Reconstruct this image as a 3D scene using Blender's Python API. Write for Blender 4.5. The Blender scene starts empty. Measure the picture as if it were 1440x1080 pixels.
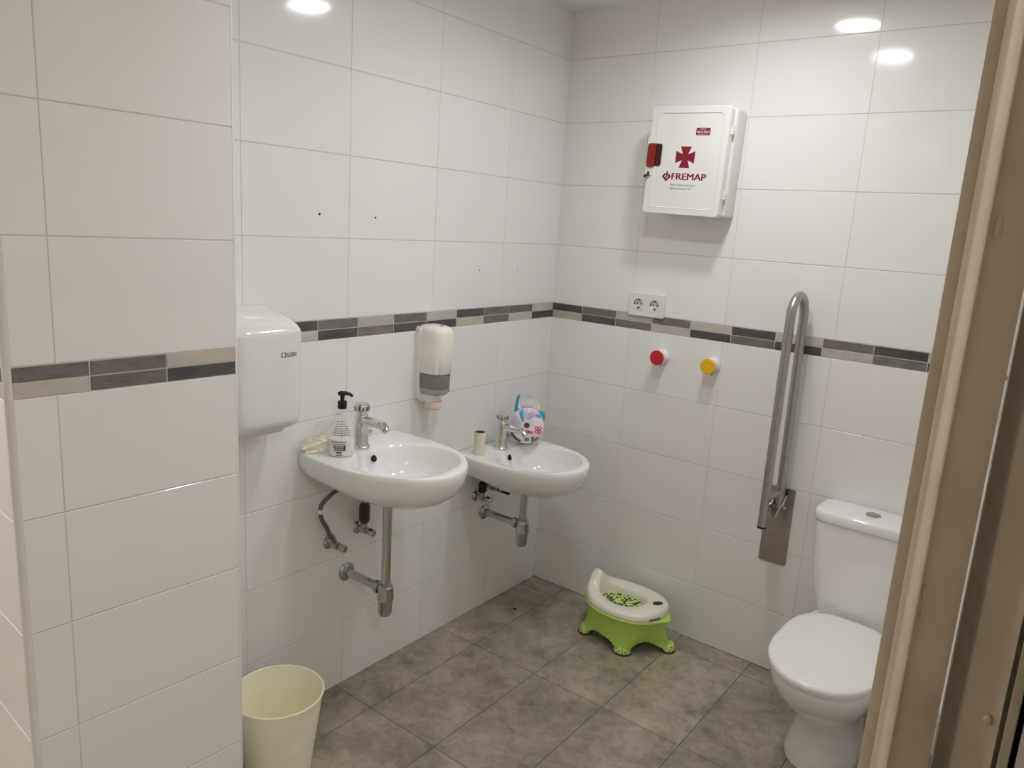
import bpy, bmesh, math, random
from math import sin, cos, pi, sqrt, radians as RAD
from mathutils import Vector, Matrix
random.seed(7)
SC = bpy.context.scene
COL = SC.collection

# ------------------------------------------------------------------ materials
def nmat(name):
    m = bpy.data.materials.new(name); m.use_nodes = True
    nt = m.node_tree
    return m, nt, nt.nodes['Principled BSDF']

def S(r, g, b):
    f = lambda c: c / 12.92 if c <= 0.04045 else ((c + 0.055) / 1.055) ** 2.4
    return (f(r / 255), f(g / 255), f(b / 255), 1)

def simple(name, col, rough=.4, metal=0., spec=.5, coat=0., bump=0., bscale=60., vary=0., vscale=8., trans=0., alpha=1.):
    m, nt, b = nmat(name)
    b.inputs['Base Color'].default_value = col
    b.inputs['Roughness'].default_value = rough
    b.inputs['Metallic'].default_value = metal
    b.inputs['Specular IOR Level'].default_value = spec
    b.inputs['Coat Weight'].default_value = coat
    b.inputs['Coat Roughness'].default_value = .04
    b.inputs['Transmission Weight'].default_value = trans
    b.inputs['Alpha'].default_value = alpha
    tc = nt.nodes.new('ShaderNodeTexCoord')
    if bump:
        n = nt.nodes.new('ShaderNodeTexNoise'); n.inputs['Scale'].default_value = bscale; n.inputs['Detail'].default_value = 3
        nt.links.new(tc.outputs['Object'], n.inputs['Vector'])
        bp = nt.nodes.new('ShaderNodeBump'); bp.inputs['Strength'].default_value = bump; bp.inputs['Distance'].default_value = .002
        nt.links.new(n.outputs['Fac'], bp.inputs['Height']); nt.links.new(bp.outputs['Normal'], b.inputs['Normal'])
    n2 = nt.nodes.new('ShaderNodeTexNoise'); n2.inputs['Scale'].default_value = vscale; n2.inputs['Detail'].default_value = 4
    nt.links.new(tc.outputs['Object'], n2.inputs['Vector'])
    mr = nt.nodes.new('ShaderNodeMapRange'); v = max(vary, .01)
    mr.inputs[1].default_value = .3; mr.inputs[2].default_value = .7; mr.inputs[3].default_value = 1 - v; mr.inputs[4].default_value = 1 + v
    nt.links.new(n2.outputs['Fac'], mr.inputs[0])
    mx = nt.nodes.new('ShaderNodeMix'); mx.data_type = 'RGBA'; mx.blend_type = 'MULTIPLY'; mx.inputs[0].default_value = 1
    mx.inputs[6].default_value = col
    nt.links.new(mr.outputs[0], mx.inputs[7]); nt.links.new(mx.outputs[2], b.inputs['Base Color'])
    return m

def tile_mat(name, col, rough, waves=.05, wscale=5.):
    """glazed ceramic: soft waviness, tone per tile from the mesh attribute 'tone'"""
    m, nt, b = nmat(name)
    b.inputs['Roughness'].default_value = rough
    b.inputs['Specular IOR Level'].default_value = .5
    at = nt.nodes.new('ShaderNodeAttribute'); at.attribute_name = 'tone'
    tc = nt.nodes.new('ShaderNodeTexCoord')
    n = nt.nodes.new('ShaderNodeTexNoise'); n.inputs['Scale'].default_value = wscale; n.inputs['Detail'].default_value = 1
    nt.links.new(tc.outputs['Object'], n.inputs['Vector'])
    bp = nt.nodes.new('ShaderNodeBump'); bp.inputs['Strength'].default_value = waves; bp.inputs['Distance'].default_value = .01
    nt.links.new(n.outputs['Fac'], bp.inputs['Height']); nt.links.new(bp.outputs['Normal'], b.inputs['Normal'])
    mx = nt.nodes.new('ShaderNodeMix'); mx.data_type = 'RGBA'; mx.blend_type = 'MULTIPLY'; mx.inputs[0].default_value = 1
    mx.inputs[6].default_value = col
    nt.links.new(at.outputs['Fac'], mx.inputs[7]); nt.links.new(mx.outputs[2], b.inputs['Base Color'])
    return m

def slate_mat(name, c1, c2, rough=.45, scale=14., tone=True, stretch=(1, 1, 1)):
    """mottled stone look"""
    m, nt, b = nmat(name)
    b.inputs['Roughness'].default_value = rough
    tc = nt.nodes.new('ShaderNodeTexCoord')
    mp = nt.nodes.new('ShaderNodeMapping'); mp.inputs['Scale'].default_value = stretch
    nt.links.new(tc.outputs['Object'], mp.inputs['Vector'])
    n1 = nt.nodes.new('ShaderNodeTexNoise'); n1.inputs['Scale'].default_value = scale; n1.inputs['Detail'].default_value = 8; n1.inputs['Roughness'].default_value = .65; n1.inputs['Distortion'].default_value = .9
    n2 = nt.nodes.new('ShaderNodeTexNoise'); n2.inputs['Scale'].default_value = scale * .28; n2.inputs['Detail'].default_value = 5; n2.inputs['Distortion'].default_value = .4
    ad = nt.nodes.new('ShaderNodeMath'); ad.operation = 'MULTIPLY_ADD'; ad.inputs[1].default_value = .5
    hf = nt.nodes.new('ShaderNodeMath'); hf.operation = 'MULTIPLY'; hf.inputs[1].default_value = .5
    for n in (n1, n2): nt.links.new(mp.outputs['Vector'], n.inputs['Vector'])
    nt.links.new(n2.outputs['Fac'], hf.inputs[0])
    nt.links.new(n1.outputs['Fac'], ad.inputs[0]); nt.links.new(hf.outputs[0], ad.inputs[2])
    cr = nt.nodes.new('ShaderNodeValToRGB')
    cr.color_ramp.elements[0].position = .36; cr.color_ramp.elements[0].color = c1
    cr.color_ramp.elements[1].position = .64; cr.color_ramp.elements[1].color = c2
    nt.links.new(ad.outputs[0], cr.inputs[0])
    at = nt.nodes.new('ShaderNodeAttribute'); at.attribute_name = 'tone'
    mx = nt.nodes.new('ShaderNodeMix'); mx.data_type = 'RGBA'; mx.blend_type = 'MULTIPLY'; mx.inputs[0].default_value = 1 if tone else 0
    nt.links.new(cr.outputs[0], mx.inputs[6]); nt.links.new(at.outputs['Fac'], mx.inputs[7])
    nt.links.new(mx.outputs[2], b.inputs['Base Color'])
    bp = nt.nodes.new('ShaderNodeBump'); bp.inputs['Strength'].default_value = .12; bp.inputs['Distance'].default_value = .002
    nt.links.new(n1.outputs['Fac'], bp.inputs['Height']); nt.links.new(bp.outputs['Normal'], b.inputs['Normal'])
    return m

def film_mat(name, col, clear=.75, rough=.12):
    """thin plastic film / thin bottle wall: part see-through, part shiny"""
    m, nt, b = nmat(name)
    b.inputs['Base Color'].default_value = col; b.inputs['Roughness'].default_value = rough
    tr = nt.nodes.new('ShaderNodeBsdfTransparent')
    mx = nt.nodes.new('ShaderNodeMixShader')
    n = nt.nodes.new('ShaderNodeTexNoise'); n.inputs['Scale'].default_value = 30
    tc = nt.nodes.new('ShaderNodeTexCoord'); nt.links.new(tc.outputs['Object'], n.inputs['Vector'])
    mr = nt.nodes.new('ShaderNodeMapRange'); mr.inputs[3].default_value = clear - .04; mr.inputs[4].default_value = clear + .04
    nt.links.new(n.outputs['Fac'], mr.inputs[0]); nt.links.new(mr.outputs[0], mx.inputs[0])
    nt.links.new(b.outputs[0], mx.inputs[1]); nt.links.new(tr.outputs[0], mx.inputs[2])
    nt.links.new(mx.outputs[0], nt.nodes['Material Output'].inputs[0])
    return m

def emit_mat(name, col, strength):
    m, nt, b = nmat(name)
    e = nt.nodes.new('ShaderNodeEmission'); e.inputs[0].default_value = col; e.inputs[1].default_value = strength
    nt.links.new(e.outputs[0], nt.nodes['Material Output'].inputs[0])
    return m

LAMP = 95.0
LAMP_HALL = 200.0  # base strength for the far hall lamp and both added fill lights
M = dict(
    tile=tile_mat('white glazed tile', (.822, .820, .818, 1), .09),
    grout=simple('pale grout', S(203, 200, 194), .85, bump=.3, vary=.08, vscale=14),
    dark=slate_mat('dark slate strip', S(66, 63, 62), S(96, 92, 90), .35, 40, stretch=(1, 1, 3)),
    mid=slate_mat('mid grey slate strip', S(98, 94, 91), S(132, 127, 122), .35, 40, stretch=(1, 1, 3)),
    light=slate_mat('pale stone strip', S(182, 176, 166), S(200, 194, 184), .35, 40, stretch=(1, 1, 3)),
    floor=slate_mat('taupe stone plank', S(127, 118, 102), S(183, 173, 154), .42, 21),
    joint=simple('dark floor joint', S(92, 82, 70), .8),
    ceiling=simple('white ceiling paint', (.86, .855, .84, 1), .8, vary=.02),
    trim=simple('white pvc trim', (.78, .765, .74, 1), .25, vary=.02),
    paint=simple('old cream gloss paint', S(184, 175, 157), .38, bump=.55, bscale=45, vary=.06, vscale=20),
    hall=simple('hall wall paint', S(226, 219, 206), .7, bump=.15, vary=.04),
    black=simple('blackish door leaf', S(20, 18, 18), .5),
    porcelain=simple('white porcelain', (.87, .875, .875, 1), .07, coat=.3, vary=.012),
    seat=simple('white seat plastic', (.90, .885, .885, 1), .16, vary=.01),
    chrome=simple('chrome', (.72, .72, .71, 1), .09, metal=1, vary=.03, vscale=30),
    pipe=simple('pipe chrome', (.52, .52, .50, 1), .12, metal=1, vary=.06, vscale=30),
    oldchrome=simple('worn chrome', (.48, .47, .44, 1), .22, metal=1, vary=.25, vscale=40),
    steel=simple('brushed stainless steel', (.45, .435, .40, 1), .34, metal=1, bump=.12, bscale=220, vary=.08, vscale=60),
    plate=simple('brushed plate steel', (.42, .39, .34, 1), .38, metal=1, bump=.1, bscale=200, vary=.1, vscale=25),
    rust=simple('brown corroded brass', S(74, 46, 34), .6, bump=.5, bscale=150, vary=.3, vscale=60),
    braid=simple('dull braided hose', S(112, 108, 98), .45, metal=.6, bump=1., bscale=500, vary=.2, vscale=200),
    hole=simple('dark void', S(22, 20, 18), .8),
    plastic=simple('white plastic', (.78, .78, .77, 1), .22, vary=.012),
    enamel=simple('white enamelled steel', (.80, .81, .80, 1), .14, coat=.3, vary=.012),
    ivory=simple('ivory plastic', S(241, 238, 228), .28, vary=.015),
    peach=simple('peach plastic', S(236, 214, 202), .4),
    smoke=simple('smoked grey window', S(128, 126, 122), .12, vary=.05),
    smoke2=simple('paler smoked window', S(168, 166, 161), .15, vary=.05),
    blackplastic=simple('black plastic', S(20, 19, 19), .3),
    ink=simple('black ink', S(28, 27, 27), .5),
    greyink=simple('grey ink', S(84, 84, 82), .6),
    crimson=simple('crimson print', S(128, 14, 36), .4),
    redplastic=simple('red handle plastic', S(134, 26, 24), .35),
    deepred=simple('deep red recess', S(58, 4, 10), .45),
    red=simple('red knob plastic', S(196, 22, 38), .3),
    yellow=simple('yellow knob plastic', S(238, 184, 12), .3),
    knobwhite=simple('knob white plastic', (.82, .80, .78, 1), .3),
    lime=simple('lime green plastic', S(190, 226, 104), .32, vary=.02),
    limepale=simple('pale lime plastic', S(196, 222, 128), .4),
    pottywhite=simple('potty white plastic', S(240, 238, 222), .28, vary=.015),
    rubber=simple('dark olive rubber', S(72, 66, 54), .6),
    olive=simple('olive black print', S(48, 48, 30), .5),
    cream=simple('cream bucket plastic', S(247, 243, 222), .38, vary=.02),
    card=simple('cream cardboard', S(232, 228, 206), .8, bump=.2, bscale=90),
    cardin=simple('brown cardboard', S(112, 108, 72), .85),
    paper=simple('creamy wrapper', S(252, 250, 232), .55, vary=.05, vscale=40),
    clear=film_mat('clear film', (.86, .86, .86, 1), .72, .08),
    bottle=film_mat('clear bottle plastic', (.90, .89, .87, 1), .78, .08),
    gel=simple('milky soap', (.83, .82, .81, 1), .3),
    bluefilm=simple('blue print', S(78, 172, 208), .3, vary=.05),
    paleblue=simple('pale blue print', S(176, 214, 228), .35),
    pinkprint=simple('pink print', S(206, 40, 108), .35),
    mauve=simple('mauve print', S(206, 184, 212), .35, vary=.06),
    greenprint=simple('green print', S(52, 150, 112), .35),
    redprint=simple('red print', S(206, 56, 52), .35),
    rollwhite=simple('white printed film', S(232, 226, 230), .2, bump=.4, bscale=50, vary=.08, vscale=40),
    lamp=emit_mat('lamp glow', (1, .991, .990, 1), LAMP),
    lamphall=emit_mat('added hall fill glow', (1, .968, .962, 1), LAMP_HALL),
    lampfar=emit_mat('far lamp glow', (1, .968, .962, 1), LAMP_HALL * .4),
    fillleft=emit_mat('brighter added hall fill glow', (1, .968, .962, 1), LAMP_HALL * 2.4),
)
# green potty floor with dark footprint-like blots
def spot_mat():
    m, nt, b = nmat('lime with dark blots')
    b.inputs['Roughness'].default_value = .4
    tc = nt.nodes.new('ShaderNodeTexCoord')
    mp = nt.nodes.new('ShaderNodeMapping'); mp.inputs['Scale'].default_value = (1.0, .8, 1)
    v = nt.nodes.new('ShaderNodeTexVoronoi'); v.inputs['Scale'].default_value = 78; v.inputs['Randomness'].default_value = .65
    nt.links.new(tc.outputs['Object'], mp.inputs[0]); nt.links.new(mp.outputs[0], v.inputs['Vector'])
    cr = nt.nodes.new('ShaderNodeValToRGB'); cr.color_ramp.interpolation = 'CONSTANT'
    cr.color_ramp.elements[0].color = S(34, 36, 22); cr.color_ramp.elements[1].position = .50; cr.color_ramp.elements[1].color = S(206, 226, 140)
    nt.links.new(v.outputs['Distance'], cr.inputs[0]); nt.links.new(cr.outputs[0], b.inputs['Base Color'])
    return m
M['blots'] = spot_mat()

# ------------------------------------------------------------------ mesh builder
class MB:
    def __init__(s): s.v = []; s.f = []; s.m = []; s.t = []
    def add(s, verts, faces, mi=0, tone=1.):
        o = len(s.v); s.v += [tuple(p) for p in verts]
        for f in faces: s.f.append(tuple(i + o for i in f)); s.m.append(mi); s.t.append(tone)
        return s
    def xf(s, mat, start=0):
        for i in range(start, len(s.v)): s.v[i] = tuple(mat @ Vector(s.v[i]))
        return s
    def loft(s, rings, closed=True, cap0=False, cap1=False, mi=0):
        n = len(rings[0]); vs = [p for r in rings for p in r]; fs = []
        for k in range(len(rings) - 1):
            for i in range(n if closed else n - 1):
                j = (i + 1) % n
                fs.append((k * n + i, k * n + j, (k + 1) * n + j, (k + 1) * n + i))
        if cap0: fs.append(tuple(reversed(range(n))))
        if cap1: fs.append(tuple((len(rings) - 1) * n + i for i in range(n)))
        return s.add(vs, fs, mi)
    def lathe(s, prof, segs=48, mi=0, cap0=False, cap1=False, mat=None):
        st = len(s.v)
        s.loft([[(r * cos(2 * pi * i / segs), r * sin(2 * pi * i / segs), z) for i in range(segs)] for r, z in prof], True, cap0, cap1, mi)
        if mat is not None: s.xf(mat, st)
        return s
    def tube(s, pts, r, segs=16, caps=True, mi=0, scl=None):
        pts = [Vector(p) for p in pts]; rings = []; up = None
        rr = r if isinstance(r, (list, tuple)) else [r] * len(pts)
        for i, p in enumerate(pts):
            d = (pts[min(i + 1, len(pts) - 1)] - pts[max(i - 1, 0)]).normalized()
            if up is None:
                up = Vector((0, 0, 1)) if abs(d.z) < .9 else Vector((1, 0, 0))
            a = d.cross(up).normalized(); up = a.cross(d).normalized()
            rings.append([p + (a * cos(2 * pi * k / segs) + up * sin(2 * pi * k / segs)) * rr[i] for k in range(segs)])
        return s.loft(rings, True, caps, caps, mi)
    def rbox(s, cx, cy, cz, sx, sy, sz, bev=.004, seg=3, mi=0, mat=None):
        bm = bmesh.new(); bmesh.ops.create_cube(bm, size=1)
        for v in bm.verts: v.co = Vector((v.co.x * sx, v.co.y * sy, v.co.z * sz))
        if bev > 0: bmesh.ops.bevel(bm, geom=list(bm.edges), offset=min(bev, min(sx, sy, sz) * .49), segments=seg, affect='EDGES', profile=.5)
        bm.verts.index_update(); T = Matrix.Translation((cx, cy, cz))
        if mat is not None: T = T @ mat
        s.add([T @ v.co for v in bm.verts], [[v.index for v in f.verts] for f in bm.faces], mi)
        bm.free(); return s
    def prism(s, poly, o, ex, ey, en, depth, mi=0):
        """poly in (ex,ey) plane at o, extruded by depth along en"""
        o, ex, ey, en = Vector(o), Vector(ex), Vector(ey), Vector(en); n = len(poly)
        a = [o + ex * p[0] + ey * p[1] for p in poly]; b = [p + en * depth for p in a]
        fs = [tuple(reversed(range(n))), tuple(range(n, 2 * n))] + [(i, (i + 1) % n, n + (i + 1) % n, n + i) for i in range(n)]
        return s.add(a + b, fs, mi)
    def build(s, name, mats, parent=None, smooth=40, loc=None, recalc=True):
        me = bpy.data.meshes.new(name); me.from_pydata(s.v, [], s.f)
        for m in (mats if isinstance(mats, (list, tuple)) else [mats]): me.materials.append(m)
        me.polygons.foreach_set('material_index', s.m)
        at = me.attributes.new('tone', 'FLOAT', 'FACE'); at.data.foreach_set('value', s.t)
        if recalc:
            bm = bmesh.new(); bm.from_mesh(me); bmesh.ops.recalc_face_normals(bm, faces=list(bm.faces)); bm.to_mesh(me); bm.free()
        if smooth:
            me.shade_smooth(); me.set_sharp_from_angle(angle=RAD(smooth))
        o = bpy.data.objects.new(name, me); COL.objects.link(o)
        if parent: o.parent = parent
        if loc is not None: o.location = loc
        return o

def tag(o, label, cat, group=None):
    o['label'] = label; o['category'] = cat
    if group: o['group'] = group
    return o
def struct(o): o['kind'] = 'structure'; return o
def thing(name, loc, label, cat, group=None, rot=(0, 0, 0)):
    o = bpy.data.objects.new(name, None); COL.objects.link(o)
    o.empty_display_size = .05; o.location = loc; o.rotation_euler = rot
    return tag(o, label, cat, group)
def copy_tree(o, parent=None):
    c = o.copy(); COL.objects.link(c); c.parent = parent
    for ch in [x for x in bpy.data.objects if x.parent == o]: copy_tree(ch, c)
    return c
def axis_mat(loc, z, x=None):
    z = Vector(z).normalized()
    x = Vector(x) if x else (Vector((0, 0, 1)) if abs(z.z) < .9 else Vector((1, 0, 0)))
    x = (x - z * x.dot(z)).normalized(); y = z.cross(x)
    return Matrix.Translation(loc) @ Matrix((x, y, z)).transposed().to_4x4()
def text_mb(mb, body, size, o, ex, ey, en, depth=.0006, bold=0., width=None, align='LEFT', mi=0, fn=None, shear=0., spacing=1.):
    cu = bpy.data.curves.new('t', 'FONT'); cu.body = body; cu.size = 1; cu.align_x = align
    cu.resolution_u = 3; cu.shear = shear; cu.space_character = spacing
    ob = bpy.data.objects.new('t', cu); me = bpy.data.meshes.new_from_object(ob)
    xs = [v.co.x for v in me.vertices]; w = max(xs) - min(xs); x0 = min(xs)
    sx = size if width is None else width / w
    o, ex, ey, en = Vector(o), Vector(ex), Vector(ey), Vector(en)
    vs = []
    k_ = [0.] if not bold else [-bold * size, 0., bold * size]
    for q, sh in enumerate(k_):
        vs = []
        for v in me.vertices:
            a, b = (v.co.x - (x0 if align == 'LEFT' else 0)) * sx + sh, v.co.y * size
            vs.append(fn(a, b) + en * (q * .00004) if fn else o + ex * a + ey * b + en * (depth + q * .00004))
        mb.add(vs, [tuple(p.vertices) for p in me.polygons], mi)
    bpy.data.meshes.remove(me); bpy.data.objects.remove(ob); bpy.data.curves.remove(cu)
    return mb
def sup(t, a, b, n=2.):
    c, s_ = cos(t), sin(t)
    return (a * math.copysign(abs(c) ** (2 / n), c), b * math.copysign(abs(s_) ** (2 / n), s_))
def rrect(w, h, r, seg=5, cx=0., cy=0.):
    out = []
    for (sx, sy, a0) in ((1, 1, 0), (-1, 1, 90), (-1, -1, 180), (1, -1, 270)):
        for k in range(seg + 1):
            a = RAD(a0 + 90 * k / seg); out.append((cx + sx * (w / 2 - r) + r * cos(a), cy + sy * (h / 2 - r) + r * sin(a)))
    return out

# ------------------------------------------------------------------ the shell
ZB = 1.2505; BH = .0649; PT = .2525; ZT = ZB + BH; ZC = 2.514
ROWS = [0.] + [ZB - PT * k for k in (4, 3, 2, 1, 0)]
ROWS_UP = [ZT + PT * k for k in range(5)] + [ZC + .03]
MI = dict(tile=0, grout=1, dark=2, mid=3, light=4)
TM = [M['tile'], M['grout'], M['dark'], M['mid'], M['light'], M['hole']]
def tile(mb, o, u, n, u0, u1, z0, z1, mi, gap=.0011, bev=.0013, dep=.0012, tone=1., ug=.55):
    o, u, n = Vector(o), Vector(u), Vector(n); z = Vector((0, 0, 1))
    def q(g, d): return [o + u * a + z * b + n * d for a, b in ((u0 + g * ug, z0 + g), (u1 - g * ug, z0 + g), (u1 - g * ug, z1 - g), (u0 + g * ug, z1 - g))]
    vs = q(gap, -dep) + q(gap + bev, 0)
    mb.add(vs, [(0, 1, 5, 4), (1, 2, 6, 5), (2, 3, 7, 6), (3, 0, 4, 7)], mi, tone)
    mb.add(vs[4:], [(0, 1, 2, 3)], mi, tone)
def tiled(name, o, u, n, ulines, ulen, bl, top, bot, holes=()):
    """o: wall foot, u: along the wall, n: out of the wall"""
    mb = MB(); uv, nv = Vector(u), Vector(n); ov = Vector(o)
    a = ov - nv * .0012; b = a + uv * ulen
    mb.add([a, b, b + Vector((0, 0, ZC + .03)), a + Vector((0, 0, ZC + .03))], [(0, 1, 2, 3)], MI['grout'])
    us = [-.0012] + [x for x in ulines if 0.004 < x < ulen - .004] + [ulen]
    for zs in (ROWS, ROWS_UP):
        for z0, z1 in zip(zs, zs[1:]):
            for u0, u1 in zip(us, us[1:]):
                tile(mb, o, u, n, u0, u1, z0, z1, 0, tone=random.uniform(.985, 1.01))
    bs = [0.] + [x for x in bl if 0.002 < x < ulen - .002] + [ulen]
    zm = ZB + BH * .5
    for cols, z0, z1 in ((top, zm, ZT), (bot, ZB, zm)):
        for i, (u0, u1) in enumerate(zip(bs, bs[1:])):
            c = cols[i] if i < len(cols) else random.choice('dml')
            tile(mb, o, u, n, u0, u1, z0, z1, {'d': 2, 'm': 3, 'l': 4}[c], gap=.0013, bev=.0006, dep=.0009, tone=random.uniform(.92, 1.08), ug=1.)
    for hu, hz, r in holes:
        mb.lathe([(r, .0008), (r * .6, .0004)], 12, 5, False, True, mat=axis_mat(ov + uv * hu + Vector((0, 0, hz)), n))
    return struct(mb.build(name, TM, smooth=0, recalc=False))

# left wall: plane x=0, u runs from the corner towards the camera (-y)
tiled('wall_left', (0, 0, 0), (0, -1, 0), (1, 0, 0), [.378, .778, 1.172, 1.553], 1.775,
      [.1557 + .162 * i for i in range(12)], 'lmmdlmlmdml', 'dlmlddmdlmd',
      holes=((1.288, 1.639, .0042), (1.062, 1.638, .0036), (.522, 1.462, .003), (.281, 1.46, .0026)))
# back wall: plane y=0
RW = 1.86
tiled('wall_back', (0, 0, 0), (1, 0, 0), (0, -1, 0), [.393, .798, 1.201, 1.605], RW,
      [.1543 + .1684 * i for i in range(12)], 'dmlmldlmdlmd', 'ldmldmdlmdld')
# right wall (unseen side of the room)
tiled('wall_right', (RW, 0, 0), (0, -1, 0), (-1, 0, 0), [.4 * i for i in range(1, 6)], 2.2,
      [.1684 * i for i in range(1, 14)], 'dmlmldlmdlmdml', 'ldmldmdlmdldlm')
# pillar standing out of the left wall, slightly out of square
PS = .0472; pd = Vector((PS, 1, 0)).normalized(); pn = Vector((1, -PS, 0)).normalized()
PE = Vector((.288, -1.7615, 0)); PL = .472
tiled('wall_pillar', PE, -pd, pn, [.393], PL, [.167, .329], 'lmm', 'dml')
PW = PE - pd * (PL + .012)
tiled('wall_side', PW - pn * .012, -pn, -pd, [.3, .7, 1.1], 1.6, [.13, .298, .466, .634, .8, .97], 'dlmldml', 'lmdmlmd')
mb = MB(); zc = Vector((0, 0, ZC))
a = PE - pn * .003; b = Vector((0, PE.y, 0))
mb.add([a, b, b + zc, a + zc], [(0, 1, 2, 3)])
struct(mb.build('wall_return', M['tile'], smooth=0))
# white quadrant profiles on the two pillar edges
def quad_trim(name, c, a0, r, turn=90):
    m_ = MB(); n_ = 8
    ring = [Vector((cos(RAD(a0 + turn * k / n_)), sin(RAD(a0 + turn * k / n_)), 0)) * r for k in range(n_ + 1)] + [Vector((0, 0, 0))]
    m_.loft([[c + p + Vector((0, 0, z)) for p in ring] for z in (0, ZC - .001)], True, True, True)
    return struct(m_.build(name, M['trim'], smooth=50))
quad_trim('trim_1', PE - pd * .4715 - pn * .0125, -90 - 2.7, .0128)
quad_trim('trim_2', PE - pn * .0075 - pd * .001, -2.7, .0080)

# floor: stone-look planks with fine dark joints
def floor_planks():
    mb = MB(); u = [0, .1853] + [.1853 + .2954 * k for k in range(1, 9)]; v = [0.0, -.1082] + [-.1082 - .5465 * k for k in range(1, 12)]
    mb.add([(-1.6, .02, -.0008), (2.85, .02, -.0008), (2.85, -5.7, -.0008), (-1.6, -5.7, -.0008)], [(3, 2, 1, 0)], 1)
    u = [.1853 - .2954 * k for k in range(6, 0, -1)] + [.1853 + .2954 * k for k in range(0, 10)]
    for x0, x1 in zip(u, u[1:]):
        for y0, y1 in zip(v, v[1:]):
            if y0 > -1.7 and (x1 < 0.0 or x0 > RW): continue
            t = random.uniform(.87, 1.12); g, bv = .0005, .0008
            q = lambda gg, z: [(x0 + gg, y1 + gg, z), (x1 - gg, y1 + gg, z), (x1 - gg, y0 - gg, z), (x0 + gg, y0 - gg, z)]
            vs = q(g, -.0008) + q(g + bv, 0)
            mb.add(vs, [(0, 1, 5, 4), (1, 2, 6, 5), (2, 3, 7, 6), (3, 0, 4, 7)], 1); mb.add(vs[4:], [(0, 1, 2, 3)], 0, t)
    return struct(mb.build('floor', [M['floor'], M['joint']], smooth=0, recalc=False))
floor_planks()
mb = MB(); mb.rbox(.62, -2.85, ZC + .03, 4.6, 5.8, .06, 0)
struct(mb.build('ceiling', M['ceiling'], smooth=0))
# hall outside the doorway
def wall_box(name, cx, cy, sx, sy, m=M['hall']):
    b_ = MB(); b_.rbox(cx, cy, ZC / 2, sx, sy, ZC, 0); return struct(b_.build(name, m, smooth=0))
wall_box('wall_front', 2.35, -2.15, .88, .09)
wall_box('wall_hall_right', 2.83, -3.9, .08, 3.5)
wall_box('wall_hall_rear', .65, -5.65, 4.5, .08)
wall_box('wall_hall_left', -1.38, -3.95, .08, 3.4)

# door lining on the right of the doorway, one moulded profile running full height
def jamb():
    X0, Y0 = 1.8970, -2.7885
    prof = [(-.0862, .640), (-.0868, .622), (-.0862, .6195), (-.0848, .6190), (-.0780, .6190), (-.0772, .6175)]
    for k in range(0, 9):                       # half-round bead
        a = RAD(190 + 155 * k / 8); prof.append((-.0712 + .0062 * cos(a), .6160 + .0150 * sin(a)))
    prof += [(-.0655, .6155), (-.0645, .6165), (-.0430, .6165)]
    for k in range(1, 7):                       # hollow sweeping forward to the next step
        a = RAD(10.5 * k); prof.append((-.0430 + .0190 * sin(a), .6165 - .0190 * (1 - cos(a))))
    prof += [(-.0250, .6020), (-.0240, .6010), (-.0228, .6006), (-.0005, .5935), (.0002, .5945), (.0004, .606), (.0026, .606), (.0028, .5945), (.0034, .5938), (.0085, .5938), (.0092, .5946), (.0092, .640)]
    rings = []
    N = 60
    for k in range(N + 1):
        z = 2.3 * k / N; rings.append([(X0 + px, Y0 + py, z) for px, py in prof])
    m_ = MB(); m_.loft(rings, True, True, True)
    o = struct(m_.build('trim_3', M['paint'], smooth=35))
    # chips and paint drips on the lining
    c_ = MB()
    for px, py, z, w, h in ((-.060, .6165, 1.665, .0028, .0085), (-.0625, .6165, 1.395, .0018, .006), (-.0615, .6165, 1.376, .0016, .004), (-.0075, .5935, 1.325, .003, .004)):
        c_.lathe([(w, 0), (w * .9, .0008), (w * .5, .0013)], 14, 0, False, True, mat=axis_mat((X0 + px, Y0 + py, z), (0, -1, 0)) @ Matrix.Diagonal((h / w, 1, 1, 1)))
    c_.build('paint_drip', M['paint'], o, smooth=50)
    return o
jamb()
mb = MB(); mb.rbox(2.31, -2.217, 1.05, .79, .04, 2.1, .003)
struct(mb.build('door_1', M['black'], smooth=40))

# ------------------------------------------------------------------ lamps
def downlight(loc, label, m):
    t = thing('ceiling_light', loc, label, 'lamp', 'round ceiling downlights')
    b_ = MB(); b_.lathe([(.086, -.004), (.0002, -.004)], 40); b_.build('diffuser', m, t, smooth=60)
    b_ = MB(); b_.lathe([(.0865, -.0005), (.0865, -.018), (.089, -.0195), (.097, -.016), (.1, -.0005), (.0865, -.0005)], 40); b_.build('bezel', M['trim'], t, smooth=50)
downlight((.965, -.590, ZC), 'round white ceiling downlight over the back half of the washroom', M['lamp'])
downlight((.975, -1.185, ZC), 'round white ceiling downlight over the middle of the washroom', M['lamp'])
downlight((.54, -4.93, ZC), 'round ceiling downlight at the far end of the hall', M['lampfar'])
downlight((2.55, -2.75, ZC), 'added unseen fill light on the right side of the hall, brightening the pillar', M['lamphall'])  # added out of view as fill for the pillar face
downlight((-1.0, -2.78, ZC), 'added unseen fill light on the left side of the hall, brightening the door lining', M['fillleft'])  # invented fill, out of frame, to pick out the bead of the door lining

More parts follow.
